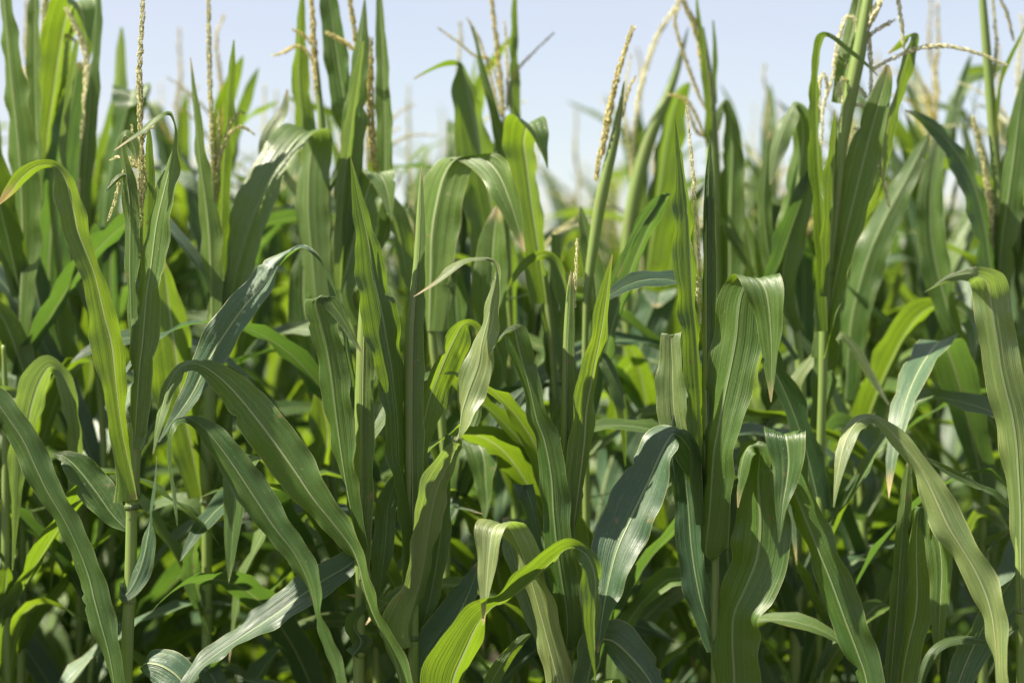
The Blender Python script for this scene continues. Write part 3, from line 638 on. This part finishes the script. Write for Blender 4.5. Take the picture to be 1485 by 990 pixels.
p = Plant(5.25, 'blurred plant with a pale-edged tall blade and a small bright leaf folded like a hood',
          [(548, 1040, 12), (540, 700, 12), (520, 520, 12), (505, 430, 12), (500, 380, 8)], SECOND)
p.leaf([(498, 440, 24), (497, 380, 34), (500, 310, 38), (506, 240, 39), (513, 167, 35), (520, 100, 27), (526, 40, 14), (529, -4, 1.5)], d=(1, 4), join=False)
p.leaf([(492, 420, 12), (494, 330, 14), (500, 250, 15), (510, 170, 14), (519, 110, 10), (526, 60, 5)], d=(2.5, 6), join=False, m=M_PALE)
p.leaf([(557, 340, 18), (558, 260, 25), (558, 190, 25), (556, 130, 22), (554, 70, 17), (551, 20, 12), (549, -40, 3)], d=(-1, -4), join=True)
p.leaf([(497, 428, 20), (505, 392, 40), (516, 345, 44), (527, 305, 46), (537, 270, 44, 4, 0), (546, 249, 48, 6, 0), (556, 262, 38, 8), (563, 288, 20, 9), (568, 320, 1.5)], d=(2, 10), h=True, join=True)
p.leaf([(600, 470, 10), (590, 390, 24), (575, 320, 30), (560, 290, 24)], d=(-2, -4), join=True)
p.tassel([(546, 250), (541, 210), (538, 150), (537, 100), (538, 60)], [[(516, 70), (512, 30), (505, -10)], [(520, 78), (500, 62), (475, 48)]], width=11, m=M_GOLD, bw=8)
p.low(0.4, 1.3, 4)

p = Plant(5.15, 'blurred plant behind the central spike with a wide blade folding over flat to the right',
          [(642, 1040, 13), (648, 760, 12), (640, 600, 12), (628, 500, 12), (625, 440, 8)], SECOND)
p.leaf(lit='D', rows=[(624, 480, 28), (627, 400, 52), (629, 340, 64), (637, 290, 66), (648, 252, 64, 3, 0), (666, 229, 60, 5, 0), (696, 229, 50, 8, 12), (720, 250, 44, 11, 32), (738, 290, 36, 13, 38), (751, 330, 20), (761, 366, 2)], d=(1, 14), h=True, join=False)
p.leaf([(646, 720, 10), (655, 665, 26), (672, 645, 36, 4, 0), (692, 643, 46, 6, 0), (700, 662, 42, 8, 0), (703, 700, 30), (705, 730, 14), (702, 758, 1.5)], d=(1, 9), h=True, join=False)
p.leaf([(690, 600, 26), (676, 540, 44), (664, 480, 46), (660, 430, 40), (662, 390, 10)], d=(-2, -5))
p.leaf([(722, 560, 24), (715, 490, 46), (712, 420, 50), (715, 350, 40), (722, 300, 8)], d=(-3, -6), join=True)
p.leaf([(690, 660, 12), (720, 615, 24), (745, 580, 22), (765, 560, 4)], d=(1, 5), m=M_BLUE)
p.low(0.4, 1.3, 5)

p = Plant(5.45, 'blurred plant with open branching tassel and a dark leaf ending in a thin curl',
          [(752, 1040, 13), (748, 700, 13), (742, 600, 12), (738, 450, 12), (735, 330, 10), (732, 250, 8), (728, 180, 5)], SECOND)
p.leaf([(735, 480, 54), (726, 400, 64), (715, 330, 63), (701, 260, 57), (689, 200, 49), (680, 150, 40), (673, 115, 24), (668, 94, 10), (656, 93, 5), (632, 99, 4), (600, 115, 1.5)], d=(1, 5), join=True)
p.leaf([(748, 230, 14), (747, 200, 16), (745, 130, 16), (744, 67, 12), (746, 0, 7), (747, -40, 1.5)], d=(-1, -3), join=True)
p.leaf([(738, 300, 16), (728, 220, 18), (716, 165, 14), (701, 110, 10), (690, 60, 5), (680, 30, 1.5)], d=(1, 4), join=False)
p.tassel([(731, 200), (728, 140), (725, 110), (720, 60), (713, 0), (710, -30)], [[(735, 160), (738, 130), (748, 105), (770, 80), (803, 48)], [(728, 150), (712, 90), (690, 82), (665, 62), (636, 41)], [(735, 160), (736, 100), (732, 30)], [(727, 170), (700, 70), (678, 28)]], width=8, m=M_GOLD, bw=5)
p.low(0.4, 1.5, 5)

p = Plant(5.2, 'blurred plant right of the open tassel with a dark blade folded sharply at its top',
          [(804, 1040, 12), (806, 700, 11), (804, 560, 10), (796, 450, 12), (788, 400, 10)], SECOND)
p.leaf([(790, 440, 26), (779, 370, 36), (768, 300, 42), (760, 240, 46), (756, 205, 44, 3, 0), (764, 175, 46, 5, 0), (777, 188, 30, 7, 0), (786, 213, 15), (794, 244, 1.5)], d=(1, 8), h=True, join=False)
p.leaf([(828, 560, 14), (826, 500, 18), (823, 450, 22), (815, 405, 24), (803, 376, 15), (785, 369, 12), (762, 383, 11), (746, 404, 8), (735, 421, 1)], d=(2, 8), join=True)
p.leaf([(806, 640, 12), (802, 560, 10), (800, 480, 12), (806, 400, 16), (806, 340, 12)], d=(-1, -2), join=False, m=M_PALE)
p.leaf([(800, 650, 24), (815, 600, 40), (812, 540, 44), (800, 480, 36), (790, 430, 8)], d=(-2, -6))
p.low(0.4, 1.2, 4)

p = Plant(5.1, 'blurred plant with an orange-gold tassel spike pressed along a slanting green shoot',
          [(853, 1040, 13), (850, 700, 11), (848, 600, 10), (849, 480, 9), (854, 404, 13), (869, 303, 17), (880, 250, 16), (889, 212, 14), (898, 165, 9), (905, 118, 1.5)], SECOND)
p.tassel([(864, 263), (868, 235), (874, 212), (882, 170), (891, 126), (903, 84), (917, 42)], [[(903, 170), (912, 130), (922, 110)]], width=10, m=M_GOLD, bw=5)
p.leaf([(868, 580, 14), (882, 490, 28), (905, 410, 34), (931, 345, 30), (955, 300, 22), (970, 281, 10), (955, 291, 8), (930, 325, 11), (910, 365, 10), (895, 403, 1.5)], d=(1, 8), join=True, m=M_BLUE)
p.leaf([(852, 600, 8), (862, 525, 12), (872, 518, 16), (885, 540, 22), (898, 570, 20), (904, 610, 13), (907, 676, 1.5)], d=(2, 7), join=False)
p.leaf([(858, 560, 16), (866, 480, 30), (862, 400, 30), (850, 340, 20), (842, 300, 3)], d=(-1, -4))
p.low(0.4, 1.2, 5)

p = Plant(5.8, 'blurred plant behind the gold spike leaning to the right with one thick rolled shoot',
          [(918, 1040, 13), (912, 560, 12), (908, 400, 18), (917, 300, 21), (940, 207, 20), (967, 143, 15), (985, 90, 9), (998, 40, 1.5)], SECOND)
p.leaf([(918, 620, 22), (926, 540, 44), (936, 480, 54), (950, 440, 54), (955, 422, 50, 4), (956, 430, 44), (952, 445, 12)], d=(2, 8), h=True, join=True, m=M_BLUE)
p.leaf([(870, 780, 12), (880, 700, 44), (900, 640, 58), (925, 602, 42), (937, 598, 20), (942, 610, 3)], d=(2, 8), join=True, m=M_BLUE)
p.leaf([(935, 420, 24), (950, 340, 40), (960, 270, 44), (970, 200, 40), (985, 140, 24), (1000, 120, 4)], d=(-2, -6), join=True)
p.tassel([(915, 260), (925, 150), (950, 60), (980, 10), (984, -10)], [[(915, 240), (905, 150), (915, 80)]], width=8, m=M_CREAM, bw=5)
p.low(0.4, 1.3, 5)

p = Plant(5.5, 'blurred plant behind the slim pale tassel with ragged brown top and curled short leaf',
          [(1040, 1040, 13), (1042, 560, 13), (1039, 440, 16), (1037, 360, 22), (1035, 290, 23), (1033, 200, 18), (1029, 120, 12), (1018, 40, 6)], SECOND)
p.leaf([(1055, 480, 22), (1059, 400, 34), (1059, 320, 36), (1061, 260, 33), (1062, 210, 27), (1058, 168, 15), (1050, 150, 12), (1044, 163, 10), (1042, 190, 1.5)], d=(0.5, 3), join=True)
p.leaf([(1032, 200, 14), (1029, 140, 15), (1022, 80, 13), (1012, 10, 5), (1010, -20, 1)], d=(1, 3), join=False)
p.leaf([(1034, 150, 8), (1036, 90, 8), (1034, 30, 3)], d=(-1, -2), join=False)
p.leaf([(1095, 400, 12), (1075, 362, 16), (1052, 328, 11), (1036, 305, 2)], d=(3, 5), join=False)
p.leaf([(1080, 500, 24), (1095, 420, 30), (1085, 350, 24), (1070, 300, 4)], d=(-2, -4))
p.tassel([(1036, 240), (1032, 190), (1026, 120), (1012, 50), (990, 0)], [[(1030, 170), (1010, 130), (980, 40), (985, 10)], [(1030, 220), (1000, 150), (970, 138)], [(1034, 230), (1028, 270), (1024, 290)], [(1030, 200), (1010, 190), (995, 150)]], width=12, m=M_GOLD, bw=6)
p.low(0.4, 1.4, 5)

p = Plant(5.35, 'blurred plant with bare jointed stalk and thin arching leaf, right of the wide folded leaf',
          [(1153, 1070, 18), (1154, 858, 18), (1156, 760, 16), (1160, 640, 15), (1162, 560, 14), (1152, 450, 12), (1140, 400, 9)], SECOND, nodes=(857,))
p.leaf([(1135, 430, 24), (1146, 340, 42), (1158, 270, 40), (1166, 210, 34), (1164, 170, 22), (1155, 153, 18), (1143, 174, 23), (1130, 210, 24), (1121, 245, 12), (1117, 268, 2)], d=(1, 6), join=True)
p.leaf([(1112, 440, 12), (1130, 372, 26), (1150, 315, 26), (1168, 270, 18), (1179, 236, 2)], d=(2, 4), join=True, m=M_BLUE)
p.leaf([(1104, 640, 14), (1118, 608, 20), (1138, 578, 20), (1165, 535, 15), (1195, 500, 11), (1218, 486, 11), (1239, 505, 13), (1263, 545, 12), (1289, 587, 1.5)], d=(2, 9), join=True, m=M_PALE)
p.leaf([(1150, 860, 14), (1138, 830, 24), (1130, 780, 20), (1140, 740, 6)], d=(2, 4), join=False, m=M_BLUE)
p.leaf([(1120, 640, 20), (1095, 600, 44), (1085, 560, 40), (1090, 520, 10)], d=(1, 5), m=M_PALE)
p.leaf([(1118, 380, 18), (1108, 300, 20), (1112, 240, 14), (1118, 190, 3)], d=(1, 3), m=M_LEAF)
p.low(0.3, 1.2, 5)

p = Plant(5.05, 'blurred plant at right with many drooping cream tassel strands and one long arched strand',
          [(1190, 1040, 13), (1190, 700, 13), (1193, 560, 13), (1196, 460, 14), (1203, 380, 14), (1212, 300, 14), (1220, 220, 16), (1231, 150, 20), (1246, 76, 20), (1259, 0, 15), (1268, -60, 4)], SECOND, nodes=(395,))
p.leaf([(1198, 480, 20), (1190, 320, 19), (1184, 230, 22), (1182, 150, 17), (1184, 90, 14), (1190, 56, 10), (1204, 52, 6), (1230, 72, 7), (1255, 92, 5), (1273, 110, 1.5)], d=(1, 6), join=False)
p.leaf([(1200, 430, 14), (1204, 330, 24), (1207, 250, 21), (1210, 190, 10), (1211, 160, 2)], d=(1.5, 4), join=False)
p.leaf([(1192, 520, 14), (1204, 440, 28), (1219, 365, 38), (1235, 300, 46), (1250, 240, 46), (1263, 190, 40), (1276, 145, 30), (1285, 112, 18), (1287, 94, 5)], d=(-1, 3), join=False, m=M_LEAF, fold=0.3)
p.leaf([(1270, 280, 12), (1286, 195, 19), (1303, 130, 21), (1318, 80, 18), (1325, 52, 14), (1310, 60, 10), (1288, 78, 2)], d=(-2, -6), join=True)
p.leaf([(1215, 150, 16), (1228, 80, 22), (1242, 20, 20), (1252, -40, 6)], d=(-1, -3), join=False)
p.leaf([(1188, 620, 14), (1196, 560, 30), (1200, 500, 36), (1204, 450, 26), (1210, 410, 4)], d=(-2, -3))
p.tassel([(1240, 110), (1250, 60), (1262, 30), (1275, 5), (1282, -20)],
         [[(1262, 104), (1275, 95), (1310, 78), (1345, 68), (1380, 68), (1420, 78), (1460, 95)],
          [(1246, 70), (1240, 30), (1226, 28), (1214, 68), (1208, 110), (1195, 150), (1192, 190), (1190, 235)],
          [(1200, 130), (1196, 110), (1189, 120), (1188, 175)],
          [(1250, 60), (1258, 45), (1263, 100), (1262, 155)],
          [(1296, -20), (1303, 5), (1308, 40), (1311, 76)],
          [(1235, 120), (1222, 115), (1218, 130), (1222, 150)],
          [(1238, 186), (1252, 192), (1265, 210), (1278, 250), (1290, 300)], [(1232, 150), (1255, 158), (1272, 190)], [(1240, 140), (1246, 128), (1256, 140)],
          [(1245, 70), (1270, 45), (1296, 30)]], width=12, m=M_CREAM, bw=7)
p.low(0.4, 1.3, 5)

p = Plant(5.5, 'blurred plant with wide blade leaning right and a dark arched leaf below it',
          [(1262, 1040, 12), (1252, 760, 12), (1240, 640, 12), (1230, 560, 12), (1228, 500, 8)], SECOND)
p.leaf([(1228, 580, 20), (1234, 480, 38), (1246, 420, 44), (1264, 362, 45), (1289, 307, 36), (1317, 255, 27), (1337, 216, 19), (1348, 192, 2)], d=(1, 5), join=False)
p.leaf([(1242, 650, 20), (1262, 585, 36), (1288, 522, 42), (1317, 471, 40), (1345, 446, 28), (1372, 441, 20), (1398, 453, 25), (1413, 482, 22), (1411, 530, 13), (1404, 600, 1.5)], d=(2, 12), join=True)
p.leaf([(1304, 480, 6), (1282, 463, 13), (1256, 440, 11), (1228, 413, 1.5)][::1], d=(2, 4), join=True)
p.leaf([(1290, 660, 16), (1325, 590, 22), (1350, 530, 20), (1372, 470, 16), (1385, 445, 4)], d=(2, 6), join=True)
p.leaf([(1270, 700, 30), (1245, 640, 50), (1215, 620, 40), (1200, 640, 30), (1196, 690, 16), (1200, 740, 2)], d=(2, 8), m=M_BLUE)
p.low(0.4, 1.3, 5)

p = Plant(5.35, 'blurred plant near right edge with a thick bare shoot rising past the top',
          [(1424, 1040, 17), (1426, 800, 16), (1432, 640, 14), (1446, 480, 13), (1450, 380, 13), (1448, 280, 14), (1441, 200, 15), (1433, 100, 14), (1425, 0, 11), (1420, -70, 4)], SECOND, nodes=(655,))
p.leaf([(1440, 440, 22), (1432, 370, 30), (1422, 310, 34), (1404, 254, 36), (1382, 217, 28), (1358, 188, 22), (1335, 170, 12), (1313, 160, 1.5)], d=(1, 8), join=True, m=M_BLUE)
p.leaf([(1448, 440, 18), (1453, 360, 32), (1461, 300, 38), (1471, 230, 32), (1481, 150, 20), (1490, 90, 3)], d=(1, 4), join=True)
p.leaf([(1462, 660, 14), (1441, 616, 26), (1405, 574, 30), (1370, 545, 28), (1340, 516, 21), (1320, 488, 3)], d=(1, 8), join=False)
p.leaf([(1445, 200, 4), (1450, 130, 8), (1468, 80, 7), (1490, 35, 3)], d=(1, 2), join=False)
p.leaf([(1385, 480, 20), (1366, 420, 36), (1352, 350, 40), (1350, 280, 34), (1360, 210, 18), (1366, 180, 3)], d=(-2, -6), join=True)
p.leaf([(1430, 790, 14), (1460, 770, 16), (1440, 745, 22), (1415, 748, 20), (1402, 775, 14), (1398, 800, 3)], d=(2, 6), join=False)
p.tassel([(1436, 384), (1437, 340), (1436, 303), (1428, 242), (1411, 172)], [[(1440, 120), (1445, 60), (1438, -10)], [(1470, 60), (1460, 20), (1440, -20)]], width=10, m=M_TAN, bw=6)
p.low(0.4, 1.3, 5)

# ============================ the rows behind: copies of free-standing kinds ============================
def kind(seed):
    rnd = random.Random(seed)
    o = bpy.data.objects.new('corn_plant', None); COL.objects.link(o); o.empty_display_size = 0.1
    H = rnd.uniform(1.85, 2.12); az0 = rnd.uniform(0, pi)
    path, rad = [], []
    bend = rnd.uniform(-.05, .05); nz = []
    K = 26
    for i in range(K + 1):
        t = i / K; z = H * t - 0.03
        path.append(Vector((bend * t * t, 0.02 * sin(3 * t), z))); rad.append(0.0135 * (1 - 0.62 * t ** 1.6))
    v, f, uv = tube(path, rad, 8); link_mesh('stalk', v, f, M_STALK, uv, o)
    nl = 17
    for i in range(nl):
        t = 0.07 + 0.84 * i / (nl - 1); z = H * t - 0.03
        base = Vector((bend * t * t, 0.02 * sin(3 * t), z))
        az = az0 + (i % 2) * pi + rnd.uniform(-.6, .6)
        q = i / (nl - 1)
        el = radians(50 + 30 * q + rnd.uniform(-6, 6))
        L = (0.90 - 0.42 * max(0, q - .55) / .45) * rnd.uniform(.85, 1.1)
        dr = (2.5 - 1.5 * q) * rnd.uniform(.7, 1.3)
        if q > 0.66 and rnd.random() < 0.65: dr *= 0.22; el = radians(rnd.uniform(76, 86))
        free_leaf(base, az, el, L, 0.051 * (1 - 0.46 * q), rnd, o, rnd.choice((M_LEAF, M_LEAF, M_LEAF, M_BLUE)), droop=dr, n=18, across=6)
    for i in range(3):
        t = rnd.uniform(0.82, 0.95)
        free_leaf(Vector((bend * t * t, 0.02 * sin(3 * t), H * t)), rnd.uniform(0, 6.28), radians(rnd.uniform(78, 87)), rnd.uniform(.38, .6), 0.026, rnd, o, M_LEAF, droop=rnd.uniform(.1, .5), n=14, across=6)
    # tassel
    top = path[-1]; sp = [top + Vector((rnd.uniform(-.01, .01), 0, 0.042 * k)) for k in range(11)]
    v, f = spikelets(sp, 0.0022, rnd, step=0.008, size=0.013, per=3, axis=0.002)
    tm = rnd.choice((M_TAN, M_GOLD, M_CREAM))
    t = link_mesh('tassel', v, f, tm, None, o, smooth=False)
    for k in range(rnd.randint(2, 5)):
        a = rnd.uniform(0, 6.28); e = rnd.uniform(0.9, 1.35); z0 = rnd.uniform(0.02, 0.12); p_ = top + Vector((0, 0, z0)); pp = [p_.copy()]
        for j in range(8):
            p_ = p_ + Vector((cos(a) * cos(e), sin(a) * cos(e), sin(e))) * 0.027; e -= rnd.uniform(0.02, 0.22); pp.append(p_.copy())
        v, f = spikelets(pp, 0.0015, rnd, step=0.009, size=0.010, per=3)
        link_mesh('tassel_branch', v, f, tm, None, t, smooth=False)
    return o

def copy_tree(o, parent=None):
    c = o.copy(); COL.objects.link(c)
    if parent is not None: c.parent = parent
    for ch in list(o.children): copy_tree(ch, c)
    return c

kinds = [kind(100 + i) for i in range(9)]
used = set()
rnd = random.Random(21)
ORD = ['first', 'second', 'third', 'fourth', 'fifth', 'sixth', 'seventh', 'eighth', 'ninth', 'tenth', 'eleventh', 'twelfth', 'thirteenth',
       'fourteenth', 'fifteenth', 'sixteenth', 'seventeenth', 'eighteenth', 'nineteenth', 'twentieth', 'twenty-first', 'twenty-second', 'twenty-third', 'twenty-fourth', 'twenty-fifth']
# the field goes on beyond the left edge of the view, and shades what is in it
for k_, (x_, Y_) in enumerate([(-(0.214 * yy + 0.30 + 0.24 * q), yy) for yy in (5.3, 5.75, 6.3, 6.9, 7.5, 8.2) for q in range(8)]):
    k = rnd.randrange(len(kinds)); src = kinds[k]; o = src if k not in used else copy_tree(src); used.add(k)
    o.location = (x_ + rnd.uniform(-.05, .05), Y_ + rnd.uniform(-.08, .08), 0); o.rotation_euler = (0, 0, rnd.uniform(0, 2 * pi))
    sc = rnd.uniform(0.92, 1.06); o.scale = (sc, sc, sc)
    o['label'] = 'corn plant of the same field standing beyond the left edge of the photo'
    o['category'] = 'corn plant'; o['group'] = 'corn plants beyond the left edge'
Y = 6.0
row = 0
while Y < 14.5:
    half = 0.214 * Y + 0.25
    x = -half + rnd.uniform(0, .15)
    these = []
    while x < half:
        if rnd.random() < (0.86 if row < 4 else 0.75):
            k = rnd.randrange(len(kinds)); src = kinds[k]
            o = src if k not in used else copy_tree(src)
            used.add(k)
            o.location = (x, Y + rnd.uniform(-.08, .08), 0)
            o.rotation_euler = (0, 0, rnd.uniform(0, 2 * pi))
            s = rnd.uniform(0.88, 1.05); o.scale = (s, s, s)
            these.append((x, o))
        x += (0.165 + 0.02 * row) * rnd.uniform(.8, 1.2)
    for i, (x_, o) in enumerate(these):
        o['label'] = ('out-of-focus' if row < 5 else 'faint, strongly blurred') + ' corn plant, %s from the left in the %s row back' % (ORD[i], ORD[row + 2])
        o['category'] = 'corn plant'
        o['group'] = 'blurred corn plants of the middle rows' if row < 5 else 'faint corn plants of the far rows'
    Y += 0.58 if row < 5 else 0.8; row += 1
